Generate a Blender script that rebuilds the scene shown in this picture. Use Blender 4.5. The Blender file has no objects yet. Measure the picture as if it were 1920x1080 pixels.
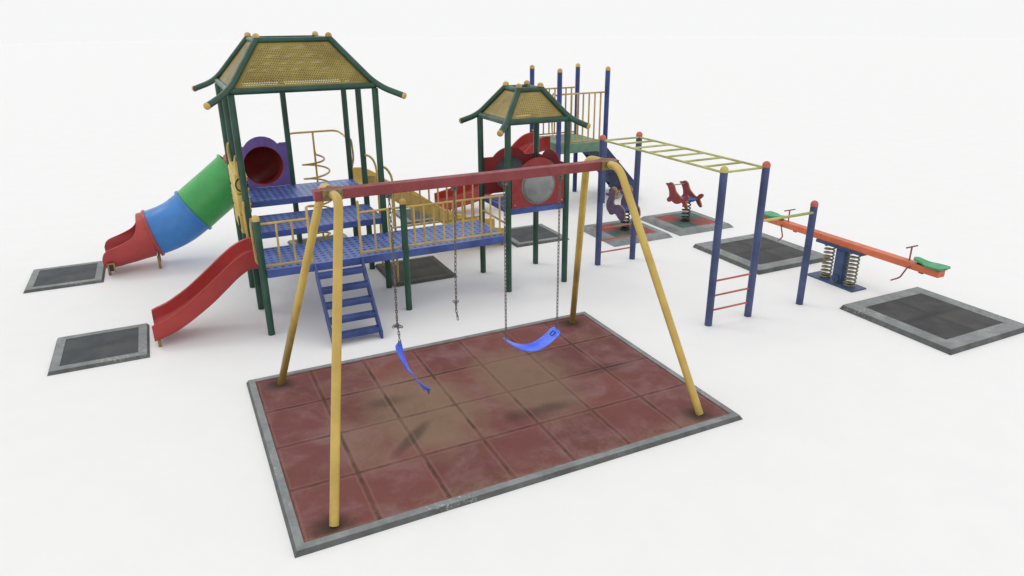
import bpy, bmesh, math, random
from mathutils import Vector, Matrix
random.seed(7)
C = bpy.context.scene.collection
sc = bpy.context.scene
PI = math.pi
V = Vector

# ------------------------------------------------------------------ materials
def lin(c):
    return tuple(((x/255)/12.92 if x/255 <= .04045 else ((x/255+.055)/1.055)**2.4) for x in c)

class NT:
    def __init__(s, name):
        s.m = bpy.data.materials.new(name); s.m.use_nodes = True
        s.t = s.m.node_tree; s.n = s.t.nodes; s.l = s.t.links
        s.n.clear()
        s.out = s.n.new('ShaderNodeOutputMaterial')
        s.b = s.n.new('ShaderNodeBsdfPrincipled')
        s.l.new(s.b.outputs[0], s.out.inputs[0])
        s.co = s.n.new('ShaderNodeTexCoord').outputs['Object']
    def set(s, sock, v):
        if hasattr(v, 'is_output') or isinstance(v, bpy.types.NodeSocket): s.l.new(v, sock)
        else:
            if isinstance(v, tuple) and len(v) == 3 and sock.type == 'RGBA': v = (*v, 1)
            sock.default_value = v
    def math(s, op, a, b=0.0, c=None, clamp=False):
        n = s.n.new('ShaderNodeMath'); n.operation = op; n.use_clamp = clamp
        s.set(n.inputs[0], a); s.set(n.inputs[1], b)
        if c is not None: s.set(n.inputs[2], c)
        return n.outputs[0]
    def noise(s, scale, detail=4, rough=.6, vec=None, dist=0.0):
        n = s.n.new('ShaderNodeTexNoise'); n.inputs['Scale'].default_value = scale
        n.inputs['Detail'].default_value = detail; n.inputs['Roughness'].default_value = rough
        n.inputs['Distortion'].default_value = dist
        s.l.new(vec if vec else s.co, n.inputs['Vector']); return n.outputs['Fac']
    def ramp(s, f, a, b, lo=0.0, hi=1.0, smooth=True):
        n = s.n.new('ShaderNodeMapRange'); n.interpolation_type = 'SMOOTHSTEP' if smooth else 'LINEAR'
        s.set(n.inputs['Value'], f)
        n.inputs['From Min'].default_value = a; n.inputs['From Max'].default_value = b
        n.inputs['To Min'].default_value = lo; n.inputs['To Max'].default_value = hi
        return n.outputs['Result']
    def mix(s, f, a, b, mode='MIX'):
        n = s.n.new('ShaderNodeMix'); n.data_type = 'RGBA'; n.blend_type = mode
        s.set(n.inputs['Factor'], f); s.set(n.inputs['A'], a) if False else None
        ia = [i for i in n.inputs if i.name == 'A' and i.type == 'RGBA'][0]
        ib = [i for i in n.inputs if i.name == 'B' and i.type == 'RGBA'][0]
        s.set(ia, a); s.set(ib, b)
        return [o for o in n.outputs if o.type == 'RGBA'][0]
    def xyz(s):
        n = s.n.new('ShaderNodeSeparateXYZ'); s.l.new(s.co, n.inputs[0]); return n.outputs
    def scaled(s, v):
        n = s.n.new('ShaderNodeVectorMath'); n.operation = 'MULTIPLY'
        s.l.new(s.co, n.inputs[0]); n.inputs[1].default_value = v; return n.outputs[0]
    def bump(s, h, strength=.3, dist=.01):
        n = s.n.new('ShaderNodeBump'); n.inputs['Strength'].default_value = strength
        n.inputs['Distance'].default_value = dist
        s.l.new(h, n.inputs['Height']); s.l.new(n.outputs[0], s.b.inputs['Normal'])
    def base(s, c, rough=.5, metal=0.0, spec=.5):
        s.set(s.b.inputs['Base Color'], c); s.set(s.b.inputs['Roughness'], rough)
        s.b.inputs['Metallic'].default_value = metal
        s.b.inputs['Specular IOR Level'].default_value = spec

PK = .74
def paint(name, rgb, dirt=(60, 50, 40), amount=.5, rough=.4, chips=None, fade=.12, scale=2.2, bumpy=.15, spec=.38):
    """weathered paint: faded blotches, streaked dirt, small chips"""
    t = NT(name); c = tuple(q*PK for q in lin(rgb)); d = tuple(q*PK for q in lin(dirt))
    light = tuple(min(1, x*(1+fade*2)+fade*.12) for x in c); dark = tuple(x*(1-fade*2) for x in c)
    n1 = t.noise(scale, 5, .65)
    col = t.mix(t.ramp(n1, .3, .7), dark, light)
    n2 = t.noise(scale*3.7, 8, .75, t.scaled((1, 1, .35)))
    col = t.mix(t.ramp(n2, .52, .78, 0, amount), col, d)
    n3 = t.noise(38, 3, .6)
    if chips:
        col = t.mix(t.ramp(n3, .70, .74, 0, .8), col, lin(chips))
    col = t.mix(t.ramp(t.noise(60, 2, .5), .3, .7, 0, .10), col, d)
    r = t.ramp(n2, .3, .75, rough, min(1, rough+.3))
    t.base(col, r, 0, spec)
    t.bump(t.noise(90, 4, .7), bumpy, .004)
    return t.m

M = {}
M['green'] = paint('green_paint', (27, 76, 57), (17, 42, 34), .5, .26, None, .1, spec=.45)
M['green2'] = paint('deck_green_paint', (108, 146, 122), (66, 98, 78), .6, .5)
M['yellow'] = paint('yellow_paint', (204, 174, 98), (120, 95, 40), .55, .38, (96, 78, 40))
M['swing_yellow'] = paint('swing_yellow_paint', (205, 172, 84), (128, 104, 48), .6, .33, (110, 84, 36), .12, 1.6)
M['ochre'] = paint('ochre_paint', (200, 166, 100), (120, 88, 48), .6, .4, (110, 60, 30))
M['cap'] = paint('yellow_cap', (212, 176, 94), (140, 100, 50), .6, .35, (150, 90, 40))
M['redcap'] = paint('red_cap', (204, 104, 84), (130, 60, 50), .4, .4)
M['olivecap'] = paint('olive_cap', (196, 186, 96), (130, 120, 60), .4, .4)
M['limebar'] = paint('lime_bar_paint', (192, 192, 112), (120, 118, 76), .55, .38, (110, 100, 70))
M['blue'] = paint('deck_side_blue', (66, 90, 160), (46, 58, 104), .45, .42)
M['towerblue'] = paint('tower_post_blue', (46, 68, 132), (24, 32, 70), .5, .32)
M['monkeyblue'] = paint('monkey_post_blue', (66, 80, 124), (46, 48, 66), .5, .4, (98, 74, 96))
M['navy'] = paint('stair_navy', (40, 58, 100), (22, 30, 56), .5, .4)
M['stairblue'] = paint('stair_blue', (58, 80, 142), (38, 44, 80), .5, .38)
M['beamred'] = paint('beam_red_paint', (142, 58, 62), (96, 48, 52), .6, .45, (132, 92, 88), .08)
M['slidered'] = paint('slide_red_plastic', (180, 52, 48), (146, 70, 62), .4, .28, None, .06, 1.4, .05, .5)
M['tuberd'] = paint('tube_red_plastic', (184, 58, 56), (146, 72, 68), .4, .28, None, .06, 1.4, .05, .5)
M['tubeblue'] = paint('tube_blue_plastic', (56, 136, 214), (66, 104, 156), .4, .28, None, .06, 1.4, .05, .5)
M['tubegreen'] = paint('tube_green_plastic', (66, 174, 86), (62, 128, 76), .4, .28, None, .06, 1.4, .05, .5)
M['slideyellow'] = paint('slide_yellow_plastic', (226, 190, 108), (150, 118, 60), .5, .33, None, .06, 1.5, .05)
M['caterpillar'] = paint('panel_yellow_plastic', (226, 198, 100), (150, 124, 60), .45, .35, None, .05, 3, .05)
M['black'] = paint('black_paint', (30, 26, 24), (60, 50, 40), .4, .5)
M['purple'] = paint('purple_plastic', (114, 90, 164), (80, 62, 122), .5, .4, None, .08, 3)
M['dragonpurple'] = paint('rider_purple', (92, 70, 108), (62, 46, 74), .4, .45)
M['panelred'] = paint('panel_red_plastic', (152, 46, 48), (104, 40, 42), .45, .42, None, .06, 2.5)
M['riderred'] = paint('rider_red', (164, 62, 62), (110, 50, 48), .45, .45, (190, 150, 130))
M['plyedge'] = paint('plywood_edge', (170, 134, 100), (110, 84, 62), .5, .6)
M['seatblue'] = paint('seat_blue', (56, 96, 170), (36, 60, 110), .4, .4)
M['seesawred'] = paint('seesaw_orange', (224, 118, 78), (166, 84, 62), .5, .4, (150, 110, 90), .08)
M['rod'] = paint('rod_rust_red', (158, 84, 76), (96, 60, 56), .6, .45)
M['rung'] = paint('rung_red', (190, 100, 86), (136, 92, 84), .5, .42)
M['seesawseat'] = paint('seat_green_plastic', (70, 170, 112), (50, 120, 84), .25, .38, None, .05, 3, .05)
M['seesawblue'] = paint('seesaw_blue', (60, 84, 126), (36, 50, 80), .5, .4)
M['rustleg'] = paint('slide_foot_paint', (150, 124, 74), (84, 66, 38), .7, .5)

def metal(name, rgb, rough=.4, m=.8):
    t = NT(name); c = lin(rgb)
    col = t.mix(t.ramp(t.noise(30, 5, .7), .35, .7), tuple(x*.5 for x in c), c)
    t.base(col, t.ramp(t.noise(60, 4, .7), .3, .7, rough, rough+.3), m); t.bump(t.noise(120, 3, .7), .2, .003)
    return t.m
M['chain'] = metal('chain_steel', (124, 116, 112), .38, .6)
M['spring'] = metal('spring_steel', (150, 142, 118), .4, .4)
M['blackspring'] = metal('spring_black', (36, 34, 34), .45, .2)
M['bolt'] = metal('bolt_steel', (190, 180, 180), .35, .7)
M['plate'] = metal('clamp_plate', (140, 126, 76), .42, .15)
M['chrome'] = metal('handle_steel', (180, 180, 184), .3, .8)

def swing_seat_mat():
    t = NT('swing_seat_blue'); a = lin((50, 92, 234)); b = lin((90, 120, 238))
    col = t.mix(t.ramp(t.noise(6, 4, .6), .35, .65), a, b)
    t.base(col, .34, 0, .4); t.bump(t.noise(60, 3, .6), .08, .003); return t.m
M['swingseat'] = swing_seat_mat()

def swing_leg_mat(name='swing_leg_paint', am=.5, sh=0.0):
    """pipe paint with brown tone, stronger towards the foot, in uneven streaks"""
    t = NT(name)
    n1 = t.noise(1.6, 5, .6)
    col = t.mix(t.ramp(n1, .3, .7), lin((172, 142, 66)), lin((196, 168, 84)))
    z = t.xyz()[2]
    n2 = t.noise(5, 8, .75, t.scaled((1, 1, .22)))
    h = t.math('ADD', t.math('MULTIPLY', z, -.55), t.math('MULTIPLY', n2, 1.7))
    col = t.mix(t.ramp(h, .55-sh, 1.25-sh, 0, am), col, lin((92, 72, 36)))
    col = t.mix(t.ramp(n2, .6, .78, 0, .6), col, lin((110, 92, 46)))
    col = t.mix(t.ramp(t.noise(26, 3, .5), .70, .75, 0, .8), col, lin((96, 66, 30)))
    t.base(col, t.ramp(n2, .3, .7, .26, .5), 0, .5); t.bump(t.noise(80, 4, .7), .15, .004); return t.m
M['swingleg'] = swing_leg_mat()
M['swingleg_rear'] = swing_leg_mat('swing_leg_paint_rear', .72, .6)  # rear legs: brown tone stronger and reaching higher than in front

def deck_mat():
    """blue sheet with staggered rows of oval slots with pressed rims"""
    t = NT('perforated_deck_blue')
    x, y, z = t.xyz()
    px, py = .1035, .117
    ry = t.math('DIVIDE', y, py); iy = t.math('FLOOR', ry)
    v = t.math('SUBTRACT', t.math('SUBTRACT', ry, iy), .5)
    u0 = t.math('ADD', t.math('DIVIDE', x, px), t.math('MULTIPLY', iy, .0))
    u = t.math('SUBTRACT', t.math('FRACT', u0), .5)
    du = t.math('MULTIPLY', u, px/.029); dv = t.math('MULTIPLY', v, py/.027)
    d = t.math('SQRT', t.math('ADD', t.math('MULTIPLY', du, du), t.math('MULTIPLY', dv, dv)))
    hole = t.ramp(d, .85, 1.08, 1, 0)
    n = t.noise(3.3, 6, .65)
    col = t.mix(t.ramp(n, .3, .7), lin((76, 100, 164)), lin((100, 124, 190)))
    col = t.mix(t.ramp(t.noise(9, 7, .75), .55, .8, 0, .5), col, lin((54, 66, 118)))
    wear = t.math('MULTIPLY', t.ramp(t.noise(1.3, 3, .5), .45, .7), t.ramp(t.noise(24, 5, .7), .5, .7))
    col = t.mix(t.math('MULTIPLY', wear, .35), col, lin((150, 160, 196)))
    col = t.mix(hole, col, lin((24, 30, 66)))
    t.base(col, t.ramp(n, .3, .7, .3, .5), 0, .5)
    h = t.ramp(d, 1.0, 1.7, 1, 0); h = t.math('SUBTRACT', h, t.math('MULTIPLY', hole, 1.6))
    t.bump(h, .55, .006); return t.m
M['deck'] = deck_mat()

def perf_mat(name, pitch, a, b):
    """punched roof sheet: uv in metres, hexagonal rows of round holes with a plain rim"""
    t = NT(name)
    uv = t.n.new('ShaderNodeTexCoord').outputs['UV']
    sp = t.n.new('ShaderNodeSeparateXYZ'); t.l.new(uv, sp.inputs[0]); x, y = sp.outputs[0], sp.outputs[1]
    px, py = pitch, pitch*.866
    ry = t.math('DIVIDE', y, py); iy = t.math('FLOOR', ry)
    v = t.math('SUBTRACT', t.math('SUBTRACT', ry, iy), .5)
    u = t.math('SUBTRACT', t.math('FRACT', t.math('ADD', t.math('DIVIDE', x, px), t.math('MULTIPLY', iy, .5))), .5)
    v = t.math('MULTIPLY', v, .866)
    d = t.math('SQRT', t.math('ADD', t.math('MULTIPLY', u, u), t.math('MULTIPLY', v, v)))
    hole = t.ramp(d, .23, .28, 1, 0)
    rim = t.n.new('ShaderNodeAttribute'); rim.attribute_name = 'rim'
    hole = t.math('MULTIPLY', hole, t.ramp(rim.outputs['Fac'], .045, .05, 0, 1))
    n = t.noise(2.2, 6, .7, None, .6)
    col = t.mix(t.ramp(n, .35, .65), a, b)
    col = t.mix(t.ramp(t.noise(1.5, 6, .75), .52, .72, 0, .75), col, lin((82, 68, 36)))
    col = t.mix(t.ramp(rim.outputs['Fac'], .0, .06, .35, 0), col, lin((92, 76, 38)))
    t.base(col, .5, 0, .35)
    tr = t.n.new('ShaderNodeBsdfTransparent'); mx = t.n.new('ShaderNodeMixShader')
    t.l.new(hole, mx.inputs[0]); t.l.new(t.b.outputs[0], mx.inputs[1]); t.l.new(tr.outputs[0], mx.inputs[2])
    t.l.new(mx.outputs[0], t.out.inputs[0]); return t.m
M['perf'] = perf_mat('perforated_roof_sheet', .034, lin((130, 114, 56)), lin((150, 134, 70)))
M['perf2'] = perf_mat('perforated_small_roof_sheet', .034, lin((150, 130, 76)), lin((166, 148, 88)))

def bubble_mat():
    t = NT('scratched_bubble_plastic')
    n = t.noise(7, 8, .75, None, .8)
    col = t.mix(t.ramp(n, .3, .8), lin((110, 114, 112)), lin((124, 128, 126)))
    t.base(col, t.ramp(n, .4, .7, .14, .28), 0, .7)
    return t.m
M['bubble'] = bubble_mat()

def ground_mat():
    t = NT('white_floor'); n = t.noise(1.7, 6, .7)
    col = t.mix(t.ramp(n, .3, .7), (.768, .768, .768), (.784, .784, .782))
    t.base(col, .75, 0, .15)
    t.bump(t.noise(160, 2, .6), .05, .003); return t.m
M['ground'] = ground_mat()

def curb_mat(name='concrete_border', flecks=.35, a=(112, 116, 116), b=(138, 142, 142)):
    t = NT(name)
    n = t.noise(4, 6, .7)
    col = t.mix(t.ramp(n, .3, .7), lin(a), lin(b))
    col = t.mix(t.ramp(t.noise(1.8, 6, .75), .52, .72, 0, .6), col, lin((84, 86, 84)))
    fl = t.math('MULTIPLY', t.ramp(t.noise(1.1, 3, .5), .48, .66), t.ramp(t.noise(34, 6, .8), .54, .66))
    col = t.mix(t.math('MULTIPLY', fl, flecks*2), col, lin((196, 198, 196)))
    t.base(col, .7, 0, .3); t.bump(t.noise(60, 5, .75), .4, .006); return t.m
M['curb'] = curb_mat(flecks=.6)
M['curb_side'] = curb_mat('shaded_border_side', .3, (74, 77, 76), (98, 101, 100))  # darker grey copy for the border sides: their shade painted into the colour
M['curb_mid'] = curb_mat('dark_border', .0, (72, 74, 68), (92, 92, 84))

def bigmat_mat():
    """red rubber tiles, object coordinates in metres from the mat's near left corner"""
    t = NT('red_rubber_tiles')
    x, y, z = t.xyz()
    wob = t.math('MULTIPLY', t.math('SUBTRACT', t.noise(9, 3, .6), .5), .022)
    gx = t.math('DIVIDE', t.math('ADD', t.math('SUBTRACT', x, .095), wob), .6815)
    gy = t.math('DIVIDE', t.math('ADD', t.math('SUBTRACT', y, .085), wob), .8)
    def seam(g, w, period):
        f = t.math('FRACT', g); e = t.math('MINIMUM', f, t.math('SUBTRACT', 1.0, f))
        return t.math('MULTIPLY', e, period)
    ex, ey = seam(gx, 0, .6815), seam(gy, 0, .8)
    e = t.math('MINIMUM', ex, ey)
    line = t.ramp(t.math('ADD', e, t.math('MULTIPLY', t.math('SUBTRACT', t.noise(30, 4, .7), .5), .014)), .005, .030, 1, 0)
    core = t.ramp(e, .0, .008, 1, 0)
    # colour of each tile
    cell = t.n.new('ShaderNodeCombineXYZ'); t.l.new(t.math('FLOOR', gx), cell.inputs[0]); t.l.new(t.math('FLOOR', gy), cell.inputs[1])
    wn = t.n.new('ShaderNodeTexWhiteNoise'); wn.noise_dimensions = '3D'; t.l.new(cell.outputs[0], wn.inputs['Vector'])
    col = t.mix(wn.outputs['Value'], lin((106, 63, 60)), lin((124, 73, 70)))
    n1 = t.noise(1.9, 6, .65, None, .5)
    col = t.mix(t.ramp(n1, .42, .70, 0, .6), col, lin((142, 108, 110)))      # greyish bloom
    n2 = t.noise(1.2, 5, .6)
    col = t.mix(t.ramp(n2, .5, .75, 0, .4), col, lin((96, 58, 54)))
    # two trampled sandy patches under the swings
    def spot(cx, cy, rx, ry, r0, r1, k, ns=2.3, amp=.9):
        dx = t.math('DIVIDE', t.math('SUBTRACT', x, cx), rx); dy = t.math('DIVIDE', t.math('SUBTRACT', y, cy), ry)
        d = t.math('SQRT', t.math('ADD', t.math('MULTIPLY', dx, dx), t.math('MULTIPLY', dy, dy)))
        d = t.math('ADD', d, t.math('MULTIPLY', t.math('SUBTRACT', t.noise(ns, 6, .7), .5), amp))
        return t.ramp(d, r0, r1, k, 0)
    sand = t.math('MAXIMUM', spot(1.75, 1.75, .66, .95, .5, 1.35, .82), spot(3.15, 1.85, .62, .95, .5, 1.35, .78))
    sand = t.math('MAXIMUM', sand, spot(.95, 1.35, .35, .6, .3, 1.3, .5))
    edge = t.math('MULTIPLY', t.ramp(y, .1, .42, .55, 0), t.ramp(t.noise(7, 7, .8), .42, .62))
    sand = t.math('MAXIMUM', sand, edge)
    sand = t.math('MAXIMUM', sand, t.math('MULTIPLY', t.ramp(t.noise(1.05, 7, .75), .52, .70), .45))
    col = t.mix(sand, col, lin((132, 110, 90)))
    # black footprints of stain
    
    # skid mark: diagonal
    rot = t.n.new('ShaderNodeMapping'); rot.vector_type = 'TEXTURE'; rot.inputs['Rotation'].default_value = (0, 0, math.radians(-48))
    rot.inputs['Location'].default_value = (1.47, 1.25, 0)
    t.l.new(t.co, rot.inputs[0]); s2 = t.n.new('ShaderNodeSeparateXYZ'); t.l.new(rot.outputs[0], s2.inputs[0])
    a = t.math('DIVIDE', s2.outputs[0], .085); b = t.math('DIVIDE', s2.outputs[1], .36)
    dd = t.math('SQRT', t.math('ADD', t.math('MULTIPLY', a, a), t.math('MULTIPLY', b, b)))
    dd = t.math('ADD', dd, t.math('MULTIPLY', t.math('SUBTRACT', t.noise(12, 4, .6), .5), .5))
    skid = t.ramp(dd, .35, 1.35, .55, 0)
    stains = t.math('MAXIMUM', skid, spot(3.05, 1.13, .46, .13, .2, 1.3, .5, 4, .7))
    stains = t.math('MAXIMUM', stains, spot(2.65, 1.15, .16, .14, .1, 1.3, .5, 5, .6))
    stains = t.math('MAXIMUM', stains, spot(1.42, 2.1, .34, .16, .1, 1.3, .45, 5, .8))
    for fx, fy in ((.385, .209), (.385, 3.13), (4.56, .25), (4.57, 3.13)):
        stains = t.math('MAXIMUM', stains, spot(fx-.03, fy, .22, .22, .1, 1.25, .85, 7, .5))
    stains = t.math('MAXIMUM', stains, spot(4.25, 1.68, .45, .12, .2, 1.25, .5, 6, .6))
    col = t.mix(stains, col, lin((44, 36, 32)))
    grit = t.math('MULTIPLY', t.ramp(t.noise(3.1, 5, .7), .45, .65), t.ramp(t.noise(120, 2, .7), .56, .62))
    col = t.mix(t.math('MULTIPLY', grit, .55), col, lin((62, 48, 42)))
    # seams are dirty where the noise says, with a paler line along both sides
    dirty = t.ramp(t.noise(2.2, 5, .65), .46, .60)
    col = t.mix(t.math('MULTIPLY', line, t.math('MULTIPLY_ADD', dirty, .42, .24)), col, lin((52, 40, 36)))
    col = t.mix(t.math('MULTIPLY', t.math('MULTIPLY', t.ramp(e, .022, .030, 0, 1), t.ramp(e, .034, .052, 1, 0)), .3), col, lin((146, 112, 100)))
    col = t.mix(t.math('MULTIPLY', t.ramp(t.noise(150, 3, .7), .4, .65), .3), col, lin((78, 60, 54)))
    t.base(col, .85, 0, .25)
    h = t.math('ADD', t.math('MULTIPLY', t.noise(150, 3, .7), .5), t.math('MULTIPLY', core, -1.0))
    t.bump(h, .5, .008); return t.m
M['bigmat'] = bigmat_mat()

def smallmat_mat(name, c0, c1, tint, w, cross=.35):
    """dark rubber, object coordinates centred on the mat"""
    t = NT(name); x, y, z = t.xyz()
    n = t.noise(2.4, 6, .65)
    col = t.mix(t.ramp(n, .35, .65), lin(c0), lin(c1))
    col = t.mix(t.ramp(t.noise(1.6, 5, .7, t.scaled((1, 2.2, 1))), .5, .72, 0, .6), col, lin(tint))
    e = t.math('MINIMUM', t.math('ABSOLUTE', x), t.math('ABSOLUTE', y))
    e = t.math('ADD', e, t.math('MULTIPLY', t.math('SUBTRACT', t.noise(4, 4, .6), .5), .12))
    col = t.mix(t.ramp(e, .0, .09, cross, 0), col, tuple(v*.55 for v in lin(c0)))
    col = t.mix(t.ramp(t.noise(55, 4, .75), .5, .8, 0, .3), col, tuple(v*1.6 for v in lin(c1)))
    t.base(col, .75, 0, .3)
    t.bump(t.math('ADD', t.noise(110, 3, .7), t.ramp(e, 0, .03, -.4, 0)), .4, .005); return t.m
M['mat_grey'] = smallmat_mat('grey_rubber', (58, 62, 66), (72, 76, 79), (84, 84, 68), 1, .12)
M['mat_dark'] = smallmat_mat('charcoal_rubber', (56, 56, 58), (70, 70, 71), (84, 80, 66), 1, .5)
M['mat_shade'] = smallmat_mat('olive_rubber', (62, 62, 56), (78, 78, 70), (88, 86, 72), 1, .1)

def ridermat_mat():
    t = NT('red_green_rubber'); x, y, z = t.xyz()
    w = t.math('MULTIPLY', t.math('SUBTRACT', t.noise(4, 4, .6), .5), .1)
    p = t.math('MULTIPLY', t.math('ADD', x, w), t.math('ADD', y, w))
    f = t.ramp(p, -.012, .012)
    n = t.noise(3, 6, .7)
    g = t.mix(t.ramp(n, .3, .7), lin((62, 92, 82)), lin((88, 112, 104)))
    r = t.mix(t.ramp(n, .3, .7), lin((132, 66, 62)), lin((158, 84, 80)))
    col = t.mix(f, r, g)
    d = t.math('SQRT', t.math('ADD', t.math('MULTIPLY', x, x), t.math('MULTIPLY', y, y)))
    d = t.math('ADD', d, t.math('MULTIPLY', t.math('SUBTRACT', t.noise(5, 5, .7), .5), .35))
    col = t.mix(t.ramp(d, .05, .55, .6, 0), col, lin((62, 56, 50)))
    col = t.mix(t.ramp(t.noise(14, 6, .8), .55, .75, 0, .35), col, lin((120, 116, 110)))
    t.base(col, .8, 0, .25); t.bump(t.noise(110, 3, .7), .4, .005); return t.m
M['ridermat'] = ridermat_mat()

# ------------------------------------------------------------------ mesh helpers (all coordinates are world metres)
def obj(name, bm, mats, parent=None, smooth=True, loc=None):
    L = V(parent_world(parent)) if parent else V(loc or (0, 0, 0))
    bmesh.ops.translate(bm, verts=bm.verts, vec=-L)
    me = bpy.data.meshes.new(name); bm.to_mesh(me); bm.free()
    if not isinstance(mats, (list, tuple)): mats = [mats]
    for m in mats: me.materials.append(M[m] if isinstance(m, str) else m)
    if smooth:
        for p in me.polygons: p.use_smooth = True
        try: me.set_sharp_from_angle(angle=math.radians(38))
        except Exception: pass
    o = bpy.data.objects.new(name, me); C.objects.link(o)
    if parent:
        o.parent = parent
    else: o.location = L
    return o
ROOT = {}
def parent_world(p):
    while p.parent: p = p.parent
    return p.location
def thing(name, label, cat, loc, group=None):
    o = bpy.data.objects.new(name, None); C.objects.link(o); o.location = loc
    o.empty_display_size = .2
    o['label'] = label; o['category'] = cat
    if group: o['group'] = group
    return o
def new(): return bmesh.new()

def box(bm, lo, hi, bev=.004, rot=None, mi=0):
    lo, hi = V(lo), V(hi); c = (lo+hi)/2; s = hi-lo
    r = bmesh.ops.create_cube(bm, size=1)
    vs = r['verts']
    for v in vs: v.co = V((v.co.x*s.x, v.co.y*s.y, v.co.z*s.z))
    es = list({e for v in vs for e in v.link_edges})
    fs = set()
    if bev:
        rr = bmesh.ops.bevel(bm, geom=es, offset=bev, segments=2, affect='EDGES', profile=.6)
        vs = list({v for f in rr['faces'] for v in f.verts} | {v for v in vs if v.is_valid})
    for v in vs:
        p = v.co
        if rot is not None: p = rot @ p
        v.co = p + c
    for v in vs:
        for f in v.link_faces: f.material_index = mi
    return vs

def frames(pts):
    n = len(pts); T = []
    for i in range(n):
        a = pts[max(0, i-1)]; b = pts[min(n-1, i+1)]; T.append((b-a).normalized())
    up = V((0, 0, 1)) if abs(T[0].z) < .9 else V((1, 0, 0))
    N = [(up - T[0]*up.dot(T[0])).normalized()]
    for i in range(1, n):
        q = T[i-1].rotation_difference(T[i]); v = q @ N[-1]
        v = (v - T[i]*v.dot(T[i])).normalized(); N.append(v)
    return T, N

def tube(bm, pts, r, seg=16, caps=True, mi=0, dome=0):
    """swept pipe; r may be a list. dome rounds the ends"""
    pts = [V(p) for p in pts]; T, N = frames(pts); rings = []
    if not isinstance(r, (list, tuple)): r = [r]*len(pts)
    P, R, TT, NN = list(pts), list(r), list(T), list(N)
    if dome:
        pre, post = [], []
        for k in range(1, 4):
            a = k/4*PI/2
            post.append((pts[-1]+T[-1]*r[-1]*math.sin(a)*dome, r[-1]*math.cos(a), T[-1], N[-1]))
            pre.insert(0, (pts[0]-T[0]*r[0]*math.sin(a)*dome, r[0]*math.cos(a), T[0], N[0]))
        P = [x[0] for x in pre]+P+[x[0] for x in post]; R = [x[1] for x in pre]+R+[x[1] for x in post]
        TT = [x[2] for x in pre]+TT+[x[2] for x in post]; NN = [x[3] for x in pre]+NN+[x[3] for x in post]
    for p, rr, t, n in zip(P, R, TT, NN):
        b = t.cross(n)
        rings.append([bm.verts.new(p + n*rr*math.cos(2*PI*k/seg) + b*rr*math.sin(2*PI*k/seg)) for k in range(seg)])
    for i in range(len(rings)-1):
        for k in range(seg):
            f = bm.faces.new((rings[i][k], rings[i][(k+1) % seg], rings[i+1][(k+1) % seg], rings[i+1][k])); f.material_index = mi
    if caps:
        f = bm.faces.new(list(reversed(rings[0]))); f.material_index = mi
        f = bm.faces.new(rings[-1]); f.material_index = mi
    return rings

def fillet(pts, rad, n=8):
    pts = [V(p) for p in pts]; out = [pts[0]]
    for i in range(1, len(pts)-1):
        a, b, c = pts[i-1], pts[i], pts[i+1]
        d1 = (a-b); d2 = (c-b); rr = rad[i-1] if isinstance(rad, (list, tuple)) else rad
        k = min(rr, d1.length*.49, d2.length*.49)
        p0 = b+d1.normalized()*k; p2 = b+d2.normalized()*k
        for j in range(n+1):
            t = j/n; out.append(p0*(1-t)**2 + b*2*t*(1-t) + p2*t*t)
    out.append(pts[-1]); return out

def smoothpath(pts, n=6):
    """catmull-rom through the points"""
    pts = [V(p) for p in pts]; q = [pts[0]*2-pts[1]]+pts+[pts[-1]*2-pts[-2]]; out = []
    for i in range(1, len(q)-2):
        for j in range(n):
            t = j/n; a, b, c, d = q[i-1], q[i], q[i+1], q[i+2]
            out.append(.5*((2*b)+(c-a)*t+(2*a-5*b+4*c-d)*t*t+(3*b-a-3*c+d)*t**3))
    out.append(pts[-1]); return out

def ball(bm, c, r, squash=1, mi=0):
    bm2 = bmesh.ops.create_uvsphere(bm, u_segments=16, v_segments=10, radius=r)
    for v in bm2['verts']: v.co.z *= squash; v.co += V(c)
    for v in bm2['verts']:
        for f in v.link_faces: f.material_index = mi

def cyl(name, a, b, r, mat, parent, seg=20, dome=0):
    bm = new(); a, b = V(a), V(b)
    tube(bm, [a, a.lerp(b, .5), b], r, seg, True, 0, dome); return obj(name, bm, mat, parent)

def capped_post(name, x, y, z0, z1, r, mat, capmat, parent, capname='cap'):
    o = cyl(name, (x, y, z0), (x, y, z1), r, mat, parent, 24)
    if capmat:
        bm = new(); rr = r*1.06
        pts = [V((x, y, z1-.025)), V((x, y, z1+.006))] + [V((x, y, z1+.006+rr*.95*math.sin(a))) for a in (.35, .7, 1.0, 1.25, 1.45)]
        tube(bm, pts, [rr, rr]+[rr*math.cos(a) for a in (.35, .7, 1.0, 1.25, 1.45)], 24)
        obj(capname, bm, capmat, o)
    return o

def prism(bm, outline, to3, d0, d1, mi_face=0, mi_side=0, bev=0):
    """outline 2d list extruded between offsets d0,d1 through to3(u,v,d)"""
    a = [bm.verts.new(to3(u, v, d0)) for u, v in outline]; b = [bm.verts.new(to3(u, v, d1)) for u, v in outline]
    n = len(a)
    f1 = bm.faces.new(a); f2 = bm.faces.new(list(reversed(b))); f1.material_index = mi_face; f2.material_index = mi_face
    for i in range(n):
        f = bm.faces.new((a[(i+1) % n], a[i], b[i], b[(i+1) % n])); f.material_index = mi_side
    if bev:
        es = list(f1.edges)+list(f2.edges)
        bmesh.ops.bevel(bm, geom=es, offset=bev, segments=2, affect='EDGES', profile=.6)
    bmesh.ops.recalc_face_normals(bm, faces=bm.faces)
    bmesh.ops.triangulate(bm, faces=[f for f in bm.faces if len(f.verts) > 4])

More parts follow.
